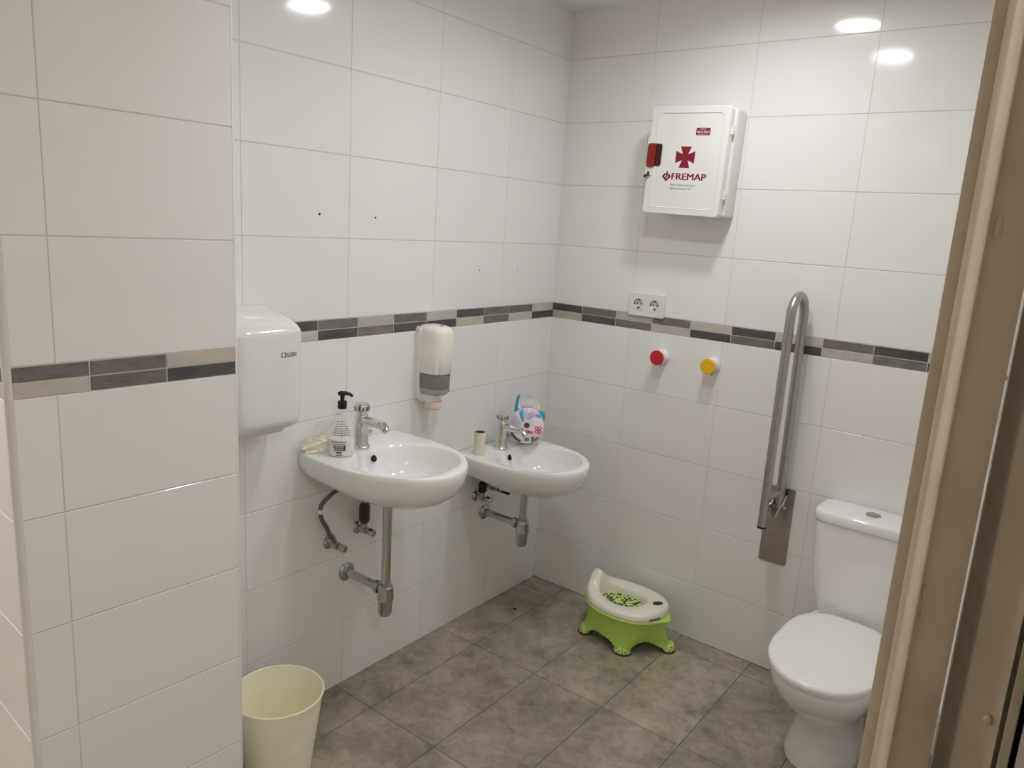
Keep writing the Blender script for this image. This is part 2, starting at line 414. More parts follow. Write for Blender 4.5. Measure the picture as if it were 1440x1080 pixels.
# ------------------------------------------------------------------ washbasins
NW = 96
def basin_outline():
    D, W, u0 = .478, .2145, .15; pts = []
    for i in range(40): pts.append((.004 + (u0 - .004) * i / 40, W - .008 * (1 - i / 40) ** 1.5))
    for i in range(160):
        t = pi / 2 - pi * i / 159; pts.append((u0 + (D - u0) * cos(t) ** .93 if cos(t) > 0 else u0, W * sin(t)))
    for i in range(40): pts.append((u0 - (u0 - .004) * (i + 1) / 40, -W + .008 * ((i + 1) / 40) ** 1.5))
    back = 40
    for i in range(1, back): pts.append((.004, -.2065 + .413 * i / back))
    return pts
def polar(poly, cx, cy, n):
    """resample a star-shaped outline at n even angles round (cx,cy)"""
    out = []
    for k in range(n):
        a = 2 * pi * k / n; d = (cos(a), sin(a)); best = None
        for i in range(len(poly)):
            p, q = poly[i], poly[(i + 1) % len(poly)]
            ex, ey = q[0] - p[0], q[1] - p[1]; den = d[0] * ey - d[1] * ex
            if abs(den) < 1e-12: continue
            px, py = p[0] - cx, p[1] - cy
            t = (px * ey - py * ex) / den; s_ = (px * d[1] - py * d[0]) / den
            if t > 0 and -1e-6 <= s_ <= 1 + 1e-6 and (best is None or t < best): best = t
        out.append((cx + d[0] * best, cy + d[1] * best))
    return out
def make_basin():
    t = thing('washbasin', (0, -1.157, .902), 'higher white wall-hung washbasin nearest the hand dryer, with the pump bottle on it', 'washbasin', 'wall-hung washbasins')
    oc = (.272, 0.); out = polar(basin_outline(), .272, 0, NW)
    inn = []
    for k in range(NW):
        a = 2 * pi * k / NW; x, y = sup(a, .158, .17, 2.25); ang = math.atan2(y, x); inn.append((x, y))
    ip = polar([(oc[0] + x, y) for x, y in inn], oc[0], 0, NW)
    def sc(sf, sb, sv, z, lim=.0):
        r = []
        for x, y in out:
            dx = x - .2; X = max(lim, .2 + dx * (sf if dx > 0 else sb)); r.append((X, y * sv, z + (.045 * max(0, 1 - X / .17) * (-z - .085) / .07 if z < -.085 else 0)))
        return r
    def mixr(f, z): return [(a[0] + (b[0] - a[0]) * f, a[1] + (b[1] - a[1]) * f, z) for a, b in zip(out, ip)]
    def inr(s_, z, dx=0.): return [(oc[0] + dx + (x - oc[0]) * s_, y * s_, z) for x, y in ip]
    rings = [sc(.02, .02, .02, -.155), sc(.30, .30, .25, -.152), sc(.60, .62, .50, -.136), sc(.78, .80, .70, -.113), sc(.88, .93, .84, -.091), sc(.945, 1, .935, -.070),
             sc(.98, 1, .975, -.048), sc(.997, 1, .995, -.032), sc(1.003, 1, 1.003, -.016), sc(1.0, 1, 1.0, -.007), sc(.993, 1, .993, -.002),
             mixr(.12, .0), mixr(.5, -.0005), mixr(.86, -.0015), mixr(.95, -.003), mixr(1., -.008), inr(.975, -.02), inr(.94, -.05), inr(.87, -.082), inr(.72, -.105), inr(.5, -.118), inr(.25, -.124, -.01), inr(.13, -.126, -.02)]
    b_ = MB(); b_.loft(rings, True, True, True); b_.build('basin', M['porcelain'], t, smooth=60)
    b_ = MB(); b_.lathe([(.0015, -.002), (.021, -.002), (.024, .0), (.022, .002), (.014, .001), (.012, -.001)], 24, mat=Matrix.Translation((.25, 0, -.1245)))
    b_.build('drain', M['chrome'], t, smooth=50)
    # overflow hole in the tap side of the bowl
    b_ = MB(); nrm = Vector((.93, 0, .36)).normalized()
    b_.lathe([(.0095, -.004), (.0115, .0032), (.0100, .0036), (.0002, .0034)], 24, mat=axis_mat((.1215, -.0, -.036), nrm))
    b_.build('overflow_hole', M['hole'], t, smooth=0)
    return t
BAS = make_basin()
B2 = copy_tree(BAS); B2.location = (0, -.415, .747)
B2['label'] = 'lower white wall-hung washbasin in the corner, with the toilet paper pack on it'

def make_tap():
    t = thing('basin_faucet', (.083, -1.177, .9012), 'chrome push faucet on the higher washbasin beside the pump bottle', 'faucet', 'chrome push faucets')
    b_ = MB(); b_.lathe([(.0001, 0), (.0285, 0), (.0285, .005), (.0255, .008), (.0235, .012), (.0225, .06), (.0215, .098), (.0215, .108), (.018, .113), (.0001, .113)], 32); b_.build('body', M['chrome'], t, smooth=40)
    b_ = MB(); b_.lathe([(.0001, .112), (.015, .112), (.0155, .118), (.0235, .121), (.0245, .130), (.0235, .143), (.019, .149), (.0001, .1505)], 32)
    k = b_.build('push_knob', M['chrome'], t, smooth=40)
    b_ = MB()
    for i in range(12):
        a = 2 * pi * i / 12; b_.rbox(0, 0, 0, .0014, .003, .012, 0, mat=Matrix.Translation((.0243 * cos(a), .0243 * sin(a), .1325)) @ Matrix.Rotation(a, 4, 'Z'))
    b_.build('knob_groove', M['hole'], k, smooth=0)
    b_ = MB()
    b_.tube([(.005, 0, .091), (.05, 0, .0935), (.085, 0, .094), (.100, 0, .092), (.112, 0, .083)], [.017, .0155, .0145, .0148, .0130], 20); b_.build('spout', M['chrome'], t, smooth=45)
    b_ = MB(); b_.lathe([(.0115, 0), (.0115, -.008), (.008, -.009), (.0001, -.007)], 20, mat=Matrix.Translation((.1125, 0, .0835)) @ Matrix.Rotation(RAD(-48), 4, 'Y')); b_.build('aerator', M['oldchrome'], t, smooth=40)
    b_ = MB(); b_.tube([(.0, .018, .046), (.0, .040, .046)], .004, 12); b_.tube([(0, .036, .046), (0, .046, .046)], .0075, 14); b_.build('lever', M['chrome'], t, smooth=40)
    return t
TAP = make_tap()
T2 = copy_tree(TAP); T2.location = (.085, -.428, .7462)
T2['label'] = 'chrome push faucet on the lower corner washbasin beside the cardboard tube'

# drain pipework under each basin
def trap(loc, zt, label, x=.2):
    """zt: underside of the basin above loc; loc at the trap's bowl bottom, wall at -x"""
    t = thing('bottle_trap', loc, label, 'drain trap', 'chrome bottle traps under the basins')
    b_ = MB(); b_.lathe([(.0155, .10), (.0155, zt - .012), (.021, zt - .010), (.022, zt + .003)], 24, 0, True, True); b_.build('tailpipe', M['pipe'], t, smooth=40)
    b_ = MB(); b_.lathe([(.0001, 0), (.012, .001), (.020, .006), (.0238, .016), (.0245, .055), (.0265, .058), (.0272, .072)], 32); b_.build('cup', M['pipe'], t, smooth=40)
    b_ = MB(); segs = 10
    prof = [(.029, .062), (.0285, .066), (.026, .105), (.0225, .112), (.0225, .118), (.0165, .120)]
    b_.lathe(prof, segs, 0, True, True); b_.build('locking_nut', M['pipe'], t, smooth=20)
    b_ = MB(); b_.lathe([(.0145, -.012), (.0145, -.05), ], 20, 0, True, True, mat=axis_mat((0, 0, .093), (1, 0, 0)))
    b_.tube([(-.045, 0, .093), (-x + .004, 0, .093)], .0150, 20); b_.build('outlet_arm', M['pipe'], t, smooth=40)
    b_ = MB(); b_.lathe([(.0205, -.026), (.0225, -.030), (.0225, -.044), (.0185, -.048)], 10, 0, True, True, mat=axis_mat((0, 0, .093), (1, 0, 0))); b_.build('coupling_nut', M['pipe'], t, smooth=20)
    b_ = MB(); b_.lathe([(.033, .001), (.0325, .006), (.026, .012), (.0165, .013)], 28, 0, True, True, mat=axis_mat((-x, 0, .093), (1, 0, 0))); b_.build('wall_flange', M['oldchrome'], t, smooth=40)
trap((.198, -1.160, .333), .415, 'long chrome drain pipe and bottle trap below the higher washbasin')
trap((.205, -.408, .348), .246, 'short chrome drain pipe and bottle trap below the lower washbasin', .205)

def valve(loc, label, kind, grp='angle valves under the basins'):
    t = thing('angle_valve', loc, label, 'valve', grp)
    b_ = MB(); b_.lathe([(.024, .0005), (.024, .004), (.017, .009), (.010, .010)], 24, 0, True, True, mat=axis_mat((0, 0, 0), (1, 0, 0))); b_.build('wall_flange', M['oldchrome'], t, smooth=40)
    b_ = MB(); b_.tube([(.006, 0, 0), (.050, 0, 0)], .0105, 16); b_.lathe([(.014, .026), (.015, .030), (.015, .044), (.012, .048)], 6, 0, True, True, mat=axis_mat((0, 0, 0), (1, 0, 0)))
    if kind == 'tilt':
        b_.tube([(.032, 0, .0), (.040, -.022, .034)], [.0125, .0115], 16); b_.tube([(.037, -.016, .024), (.041, -.027, .041)], [.0145, .0145], 6)
    elif kind == 'up':
        b_.tube([(.034, 0, 0), (.034, 0, .028)], .0115, 16)
    else:
        b_.tube([(.034, 0, 0), (.034, 0, .030)], .0125, 16)
    b_.build('valve_body', M['oldchrome'], t, smooth=35)
    b_ = MB(); b_.lathe([(.006, .046), (.006, .058), (.0125, .060), (.0135, .066), (.0130, .082), (.010, .085)], 8, 0, True, True, mat=axis_mat((0, 0, 0), (1, 0, 0))); b_.build('handle', M['oldchrome'], t, smooth=25)
    return t
v1 = valve((0, -1.238, .560), 'dull chrome angle valve with grey braided hose, left under the higher washbasin', 'tilt')
b_ = MB()
P0 = [(.041, -.027, .041), (.047, -.048, .080), (.054, -.072, .115), (.058, -.083, .148), (.060, -.078, .172), (.064, -.058, .190), (.070, -.036, .206), (.078, -.012, .216)]
def crv(p, n=6):
    P = [Vector(q) for q in p]; P = [P[0] * 2 - P[1]] + P + [P[-1] * 2 - P[-2]]; out = []
    for i in range(1, len(P) - 2):
        for k in range(n):
            t = k / n; a, b, c, d = P[i - 1:i + 3]
            out.append(.5 * ((2 * b) + (c - a) * t + (2 * a - 5 * b + 4 * c - d) * t * t + (3 * b - a - 3 * c + d) * t ** 3))
    out.append(P[-2]); return out
b_.tube(crv(P0), .0072, 14); h_ = b_.build('braided_hose', M['braid'], v1, smooth=60)
b_ = MB(); b_.tube([(.0585, -.0835, .142), (.0595, -.083, .156)], .0082, 14); b_.build('ferrule', M['plastic'], h_, smooth=40)
v2 = valve((0, -1.112, .578), 'angle valve with corroded brown body, behind the drain pipe of the higher washbasin', 'up')
b_ = MB(); b_.lathe([(.0125, .024), (.0185, .034), (.0185, .088), (.013, .098)], 8, 0, True, True, mat=Matrix.Translation((.034, 0, 0))); b_.build('filter_body', M['rust'], v2, smooth=25)
b_ = MB(); b_.tube([(.034, 0, .095), (.034, 0, .200)], .0085, 14); b_.tube([(.034, 0, .112), (.034, 0, .126)], .0120, 6); b_.build('riser_pipe', M['oldchrome'], v2, smooth=30)
v3 = valve((0, -.470, .528), 'small angle valve with dark body, left under the lower washbasin', 'up2')
b_ = MB(); b_.lathe([(.0125, .022), (.0165, .028), (.0165, .062), (.012, .068)], 8, 0, True, True, mat=Matrix.Translation((.034, 0, 0))); b_.tube([(.034, 0, .06), (.034, 0, .104)], .0085, 12); b_.build('filter_body', M['hole'], v3, smooth=25)
v4 = valve((0, -.400, .556), 'small angle valve with a dark sideways handle, tucked up under the lower washbasin', 'up2')
b_ = MB(); b_.tube([(.082, 0, 0), (.118, .004, -.006)], [.010, .008], 12); b_.build('handle_grip', M['hole'], v4, smooth=30)
b_ = MB(); b_.tube([(.034, 0, .026), (.034, 0, .076)], .0085, 12); b_.build('riser_pipe', M['oldchrome'], v4, smooth=30)

# ------------------------------------------------------------------ hand dryer
def dryer():
    t = thing('hand_dryer', (0, -1.575, 1.045), 'glossy white hand dryer with a domed top, beside the tiled pillar', 'hand dryer')
    Wd, Dp, H = .122, .172, .330
    NR = 40
    def section(z):
        # depth and half width at height z above the lower edge
        if z > .268:
            k = min(1, (z - .268) / (H - .268)); d = Dp * max(0.02, (1 - k ** 2.0)) ** .62; w = Wd * (1 - .40 * k ** 2.2)
        elif z < .03:
            k = 1 - z / .03; d = Dp * (1 - .10 * k ** 2); w = Wd * (1 - .04 * k ** 2)
        else: d = Dp; w = Wd
        w *= .965 + .035 * min(1, z / .27)
        return d, w
    rings = []
    zs = [0, .004, .010, .020, .03, .08, .14, .2, .25, .262, .268, .272, .278, .286, .295, .304, .312, .319, .325, .3285, .33]
    for z in zs:
        d, w = section(z); r = []
        for k in range(NR + 1):
            a = pi / 2 - pi * k / NR; x, y = sup(a, d, w, 5.5 if z < .27 else 5.5 - 2.5 * (z - .27) / .06); r.append((max(x, .0003), y, z))
        rings.append(r)
    b_ = MB(); b_.loft(rings, True, True, True); b_.build('cover', M['enamel'], t, smooth=32)
    b_ = MB(); b_.rbox(.07, 0, -.008, .11, .15, .03, .012); b_.build('air_nozzle', M['plastic'], t)
    b_ = MB()
    fn = lambda a, b: Vector((.1723, .0, .203)) + Vector((0, .028 + a, b))
    for s_, x0 in ((1, 0), (-1, .0125)):
        for (cx, cz, w, h) in ((0, .006, .0022, .0135), (.0022 * s_, .0118, .004, .002), (.0022 * s_, .0002, .004, .002)):
            b_.rbox(.1722, .0285 + x0 + cx, .206 + cz, .0006, w, h, 0)
    text_mb(b_, 'LOSDI', .0165, (.1722, .0465, .206), (0, 1, 0), (0, 0, 1), (1, 0, 0), bold=.010, width=.0285)
    b_.build('logo', M['ink'], t, smooth=0)
    b_ = MB(); b_.lathe([(.003, 0), (.002, .0012)], 12, 0, False, True, mat=axis_mat((.172, .045, .142), (1, 0, 0))); b_.build('sensor', M['knobwhite'], t)
dryer()

# ------------------------------------------------------------------ soap dispenser on the wall
def dispenser():
    t = thing('soap_dispenser', (0, -.803, .975), 'ivory wall soap dispenser with a grey window, above the gap between the washbasins', 'soap dispenser')
    def ring(z, w, d, n=3.2, N=36, dx=0.):
        r = []
        for k in range(N + 1):
            a = pi / 2 - pi * k / N; x, y = sup(a, d, w, n); r.append((x + dx, y, z))
        return r
    b_ = MB()
    pr_ = [(.126, .050, .092), (.128, .052, .094), (.200, .0545, .098), (.262, .0535, .100), (.280, .051, .097), (.291, .046, .089), (.297, .038, .074), (.299, .028, .055)]
    b_.loft([[(x + .012, y, z) for x, y, z in ring(z, w, d)] for z, w, d in pr_], True, True, True)
    b_.build('cover', M['ivory'], t, smooth=45)
    b_ = MB()
    poly = [(-.056, .285), (-.048, .293), (.048, .293), (.056, .285), (.056, .055), (.046, .030), (.020, .012), (-.020, .012), (-.046, .030), (-.056, .055)]
    b_.prism(poly, (.0005, 0, 0), (0, 1, 0), (0, 0, 1), (1, 0, 0), .022); b_.build('back_plate', M['ivory'], t, smooth=30)
    b_ = MB()
    b_.loft([[(x + .012, y, z) for x, y, z in ring(z, w, d)] for z, w, d in ((.048, .040, .078), (.052, .0435, .084), (.062, .047, .090), (.085, .049, .0925), (.124, .0500, .0925))], True, True, True)
    w_ = b_.build('refill_window', M['smoke'], t, smooth=45)
    b_ = MB()
    b_.loft([[(x + .012, y, z) for x, y, z in ring(z, w, d)] for z, w, d in ((.0475, .0404, .0785), (.052, .0440, .0847), (.062, .0475, .0905), (.071, .0485, .0918))], True, False, False)
    b_.build('window_rim', M['smoke2'], w_, smooth=45)
    b_ = MB(); b_.loft([[(x + .012, y, z) for x, y, z in ring(z, w, d)] for z, w, d in ((.020, .030, .060), (.030, .033, .066), (.048, .036, .072))], True, True, True); b_.build('lower_housing', M['ivory'], t, smooth=45)
    b_ = MB(); b_.loft([[(.045 + x, y, z) for x, y in rrect(.060, .056, .022)] for z in (.000, )] and
                       [[(.048 + x * s_, y * s_, z) for x, y in rrect(.062, .054, .024)] for z, s_ in ((-.010, .86), (-.006, .97), (.004, 1.), (.020, 1.))], True, True, True); b_.build('push_nozzle', M['peach'], t, smooth=45)
    b_ = MB(); b_.lathe([(.009, 0), (.008, .0015)], 16, 0, False, True, mat=axis_mat((.072, 0.004, .2985), (.25, 0, 1)) @ Matrix.Diagonal((.6, 1, 1, 1))); b_.build('key_slot', M['greyink'], t)
    b_ = MB(); text_mb(b_, 'TORK', .008, (0, 0, 0), (0, 1, 0), (0, 0, 1), (1, 0, 0), width=.016, bold=.02, fn=lambda a, b: Vector((.0127 + .0945 * (1 - ((.024 + a) / .0521) ** 3.2) ** (1 / 3.2), .024 + a, .137 + b))); b_.build('logo', M['greyink'], t, smooth=0)
    b_ = MB(); b_.lathe([(.0045, 0), (.004, .0012)], 14, 0, False, True, mat=axis_mat((.012 + .0903 * (1 - (.026 / .047) ** 3.2) ** (1 / 3.2), .026, .0625), (.93, .3, -.1))); b_.build('level_mark', M['greyink'], t)
dispenser()

# ------------------------------------------------------------------ things on the higher basin
ZR1, ZR2 = .9015, .7465
def soap_bottle():
    t = thing('soap_bottle', (.111, -1.282, ZR1), 'clear plastic soap bottle with a black pump, next to the faucet', 'bottle', rot=(0, 0, RAD(50)))
    # local x: wide side, local -y... front faces the room
    prof = [(0, .86), (.004, .95), (.012, 1.), (.05, .985), (.09, .86), (.12, .66), (.138, .48), (.150, .37), (.155, .34)]
    def rg(z, s_, a=.041, b=.026): return [(a * s_ * cos(2 * pi * k / 40), (b + .003 * max(0, 1 - s_)) * max(s_, .45) * sin(2 * pi * k / 40), z) for k in range(40)]
    b_ = MB(); b_.loft([rg(z, s_) for z, s_ in prof], True, True, True); b_.build('bottle', M['bottle'], t, smooth=60)
    b_ = MB(); b_.loft([rg(z + .0015, s_ * .955) for z, s_ in prof[:4]] + [rg(.056, .94)], True, True, True); b_.build('soap', M['gel'], t, smooth=60)
    b_ = MB()
    def on(a, z):     # a: lateral position, front at -y
        i = max(j for j in range(len(prof)) if prof[j][0] <= z + 1e-9); i = min(i, len(prof) - 2)
        f = (z - prof[i][0]) / (prof[i + 1][0] - prof[i][0]); s_ = prof[i][1] + f * (prof[i + 1][1] - prof[i][1])
        A, Bb = .041 * s_, (.026 + .003 * max(0, 1 - s_)) * max(s_, .45)
        q = max(-.98, min(.98, a / A)); return Vector((a, -Bb * sqrt(1 - q * q) - .0006, z))
    def dash(a0, a1, z, h):
        n_ = max(2, int((a1 - a0) / .004)); vs = []
        for k in range(n_ + 1):
            a = a0 + (a1 - a0) * k / n_; vs += [on(a, z), on(a, z + h)]
        b_.add(vs, [(2 * k, 2 * k + 2, 2 * k + 3, 2 * k + 1) for k in range(n_)])
    rr = random.Random(3)
    for z, w in ((.114, .015), (.106, .017), (.099, .020), (.092, .022), (.085, .024), (.078, .026), (.071, .027)):
        a = -w
        while a < w - .004:
            l = rr.uniform(.004, .011); dash(a, min(w, a + l), z, .0016); a += l + .002
    b_.build('label_print', M['greyink'], t, smooth=0); b_ = MB()
    for z, h, w0, w1 in ((.048, .003, -.030, .012), (.041, .0025, -.028, .010), (.0355, .003, -.026, .004), (.029, .0045, -.024, .002), (.0225, .004, -.022, .000), (.013, .006, -.016, .000), (.006, .003, -.016, -.001)):
        a = w0
        while a < w1:
            l = rr.uniform(.0025, .007); dash(a, a + l, z, h); a += l + .0017
    b_.build('label_code', M['greyink'], t, smooth=0)
    b_ = MB(); dash(.006, .0115, .022, .018); b_.build('label_block', M['greyink'], t, smooth=0)
    b_ = MB(); b_.lathe([(.0135, .153), (.0145, .155), (.0145, .175), (.013, .1765), (.0075, .177), (.0065, .180), (.0065, .194), (.0001, .194)], 28, 0, True); p_ = b_.build('pump_collar', M['blackplastic'], t, smooth=40)
    b_ = MB(); b_.tube([(-.013, 0, .198), (-.006, 0, .2005), (.012, 0, .2005), (.024, 0, .197), (.031, 0, .191)], [.0055, .0072, .0066, .005, .0042], 16); b_.lathe([(.0075, .190), (.0085, .198), (.006, .204)], 20, 0, True, True); b_.build('pump_head', M['blackplastic'], p_, smooth=45)
    b_ = MB(); b_.tube([(0, 0, .155), (0, 0, .01)], .0028, 10); b_.build('dip_tube', M['clear'], p_, smooth=50)
soap_bottle()

def crumple(mb, o, ex, ey, en, w, h, amp, seed, n=14, curl=0., mi=0):
    rnd = random.Random(seed); o, ex, ey, en = Vector(o), Vector(ex).normalized(), Vector(ey).normalized(), Vector(en).normalized()
    ph = [(rnd.uniform(20, 90) / max(w, h) * .12, rnd.uniform(20, 90) / max(w, h) * .12, rnd.uniform(0, 6.3)) for _ in range(5)]
    vs = []
    for j in range(n + 1):
        for i in range(n + 1):
            a, b = (i / n - .5) * w, (j / n - .5) * h
            d = sum(abs(math.fmod(abs(pa * a * 9 + pb * b * 9 + pc), 2) - 1) - .5 for pa, pb, pc in ph) * amp / 3
            if curl:
                ang = b / curl; p = o + ex * (a + rnd.uniform(-1, 1) * w * .012) + ey * (sin(ang) * curl) + en * (curl * (1 - cos(ang)) + d)
            else: p = o + ex * a + ey * b + en * d
            vs.append(p)
    k = n + 1
    mb.add(vs, [(j * k + i, j * k + i + 1, (j + 1) * k + i + 1, (j + 1) * k + i) for j in range(n) for i in range(n)], mi)
    return mb
def wrapper():
    t = thing('crumpled_wrapper', (.044, -1.330, ZR1), 'crumpled cream-yellow paper wrapper behind the pump bottle on the basin edge', 'paper')
    def fin(mb, name, m, z0=.0008):
        mb.v = [(max(x * 1.3, -.034), y * 1.3, max(z * 1.3, z0)) for x, y, z in mb.v]
        o = mb.build(name, m, t, smooth=25); md = o.modifiers.new('thick', 'SOLIDIFY'); md.thickness = .0010; md.offset = 0; return o
    # rolled upper fold
    b_ = MB(); crumple(b_, (-.010, -.002, .034), (.55, .72, .36), (.1, .3, -.9), (-.85, .5, .1), .062, .040, .004, 5, 16, curl=-.0125); fin(b_, 'rolled_fold', M['paper'])
    b_ = MB(); crumple(b_, (-.002, .004, .013), (.62, .70, .12), (-.2, .3, .93), (.8, -.55, .2), .052, .026, .005, 9, 14, curl=.014); fin(b_, 'lower_fold', M['paper'])
    b_ = MB(); crumple(b_, (.006, .024, .018), (.35, .85, -.1), (-.15, .2, .96), (.85, -.4, .1), .032, .034, .006, 21, 12, curl=.013); fin(b_, 'loose_end', M['paper'])
    b_ = MB(); crumple(b_, (-.006, .030, .046), (.3, .9, .1), (.1, .1, .98), (.9, -.3, .0), .050, .066, .007, 31, 14); fin(b_, 'cellophane', M['clear'])
wrapper()

# ------------------------------------------------------------------ things on the lower basin
b_ = MB(); b_.lathe([(.0205, 0), (.0225, 0), (.0225, .092), (.0205, .092)], 36, 0)
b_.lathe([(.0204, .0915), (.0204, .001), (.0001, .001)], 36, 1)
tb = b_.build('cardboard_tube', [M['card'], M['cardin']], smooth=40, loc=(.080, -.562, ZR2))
tag(tb, 'empty cream cardboard tube standing on the lower washbasin', 'cardboard tube')

def paper_pack():
    ax = Vector((.62, -.785, .24)).normalized()
    K = 1.13
    t = thing('toilet_paper_pack', (.114, -.302, ZR2), 'printed plastic pack holding one toilet roll, on the lower washbasin by the corner', 'toilet paper'); t.scale = (K, K, K)
    R, L = .066, .098; c = Vector((0, 0, .0705))
    Mx = axis_mat(c, ax, (0, 0, 1))
    sidev = Vector((0, 0, 1)).cross(ax).normalized()      # picture right
    b_ = MB(); pf = [(.0095, L / 2 - .008), (.012, L / 2 - .001), (.020, L / 2 + .001), (.048, L / 2), (.059, L / 2 - .005), (.065, L / 2 - .016), (.0665, 0), (.065, -L / 2 + .014), (.056, -L / 2), (.0001, -L / 2)]
    b_.lathe(pf, 56, 0, mat=Mx); b_.lathe([(.0097, L / 2 - .008), (.0001, L / 2 - .008)], 24, 1, mat=Mx)
    b_.v = [(x, y, max(z, .0005)) for x, y, z in b_.v]
    body = b_.build('wrapped_roll', [M['rollwhite'], M['greyink']], t, smooth=50)
    up = ax.cross(Vector((0, 0, 1)).cross(ax).normalized()); f0 = c + ax * (L / 2 + .0016)
    def front(r, a):     # polar point on the front end, a measured from picture right
        dz = 0 if r < .048 else -(.0052 * ((r - .048) / .011) ** 1.2 if r < .059 else .0052 + (r - .059) / .006 * .0105)
        return f0 + sidev * (r * cos(a)) + up * (r * sin(a)) + ax * dz
    def patch(mbx, r0, r1, a0, a1, swirl=0., mi=0, n=10, m_=6):
        vs = []
        for j in range(m_ + 1):
            r = r0 + (r1 - r0) * j / m_
            for i in range(n + 1):
                a = RAD(a0 + (a1 - a0) * i / n + swirl * j / m_); vs.append(front(r, a))
        k = n + 1; mbx.add(vs, [(j * k + i, j * k + i + 1, (j + 1) * k + i + 1, (j + 1) * k + i) for j in range(m_) for i in range(n)], mi)
    b_ = MB()
    patch(b_, .020, .0635, 138, 120, -18, 0)             # blue ribbon
    patch(b_, .0215, .063, 186, 150, -14, 1); patch(b_, .024, .061, 96, 66, -20, 1)   # mauve swirls
    patch(b_, .026, .062, 118, 104, -22, 5); patch(b_, .050, .0635, 52, 38, -8, 0)
    PM = [M['bluefilm'], M['mauve'], M['pinkprint'], M['greenprint'], M['redprint'], M['paleblue'], M['knobwhite'], M['greyink']]
    b_.build('upper_print', PM, body, smooth=50); b_ = MB()
    patch(b_, .046, .064, 250, 272, 0, 6); patch(b_, .044, .0635, 282, 304, 0, 3); patch(b_, .056, .0648, 300, 318, 0, 4)
    patch(b_, .057, .0645, 205, 252, 0, 7); b_.build('lower_print', PM, body, smooth=50)
    b_ = MB()
    text_mb(b_, 'Gexantino', .0200, f0 - sidev * .042 - up * .020, sidev * .985 - up * .13, up, ax, .0014, bold=.05, width=.066, shear=.2)
    for dx, dz in ((.036, -.006), (.048, -.007), (.036, -.019), (.048, -.020)):      # looped bow motif
        b_.lathe([(.0036, .0014), (.0070, .0014)], 18, 0, mat=axis_mat(f0 + sidev * dx + up * dz - ax * .002, ax, up))
    b_.build('lettering', M['pinkprint'], body, smooth=0)
    b_ = MB(); q = f0 - up * .0500 + sidev * .001 + ax * .0025; lean = (ax - up * .25).normalized(); vup = (up + ax * .25).normalized()
    b_.prism(rrect(.034, .024, .002), q, sidev, vup, lean, .0012, 0)
    rr = random.Random(2); a = -.011
    while a < .010:
        w = rr.choice((.0008, .0012, .002)); b_.prism([(a, -.007), (a + w, -.007), (a + w, .008), (a, .008)], q + lean * .0012, sidev, vup, lean, .0003, 1); a += w + rr.choice((.0008, .0012))
    b_.build('barcode_label', [M['knobwhite'], M['ink']], t, smooth=0)
    # gathered film sticking up above the roll
    def film(name, pts, m, seed, amp=.004):
        mbx = MB(); rnd = random.Random(seed); n_ = 12; rows = []
        for (z, x0, x1, d) in pts:
            rows.append([c + sidev * (x0 + (x1 - x0) * i / n_) + up * z + ax * (d + amp * (abs(math.fmod(i * .83 + z * 40 + seed, 2) - 1) - .5) + rnd.uniform(-1, 1) * .0012) for i in range(n_ + 1)])
        mbx.loft(rows, False); o = mbx.build(name, m, t, smooth=30)
        md = o.modifiers.new('thick', 'SOLIDIFY'); md.thickness = .0005; md.offset = 0; return o
    film('clear_film', [(.050, -.050, .052, .02), (.064, -.046, .050, .018), (.082, -.040, .046, .010), (.098, -.024, .034, .004), (.108, -.014, .012, .0), (.114, -.010, .004, .0)], M['clear'], 4, .010)
    film('blue_tab', [(.046, -.046, -.032, .030), (.066, -.047, -.034, .030), (.086, -.044, -.034, .026), (.104, -.040, -.030, .024), (.112, -.036, -.028, .022)], M['bluefilm'], 8)
    film('blue_flap', [(.016, .050, .064, .016), (.030, .042, .066, .022), (.044, .038, .066, .022), (.056, .044, .062, .018)], M['bluefilm'], 12)
    film('grey_crease', [(.058, -.020, .020, .030), (.066, -.022, .022, .030), (.074, -.012, .018, .026)], M['mauve'], 15)
paper_pack()

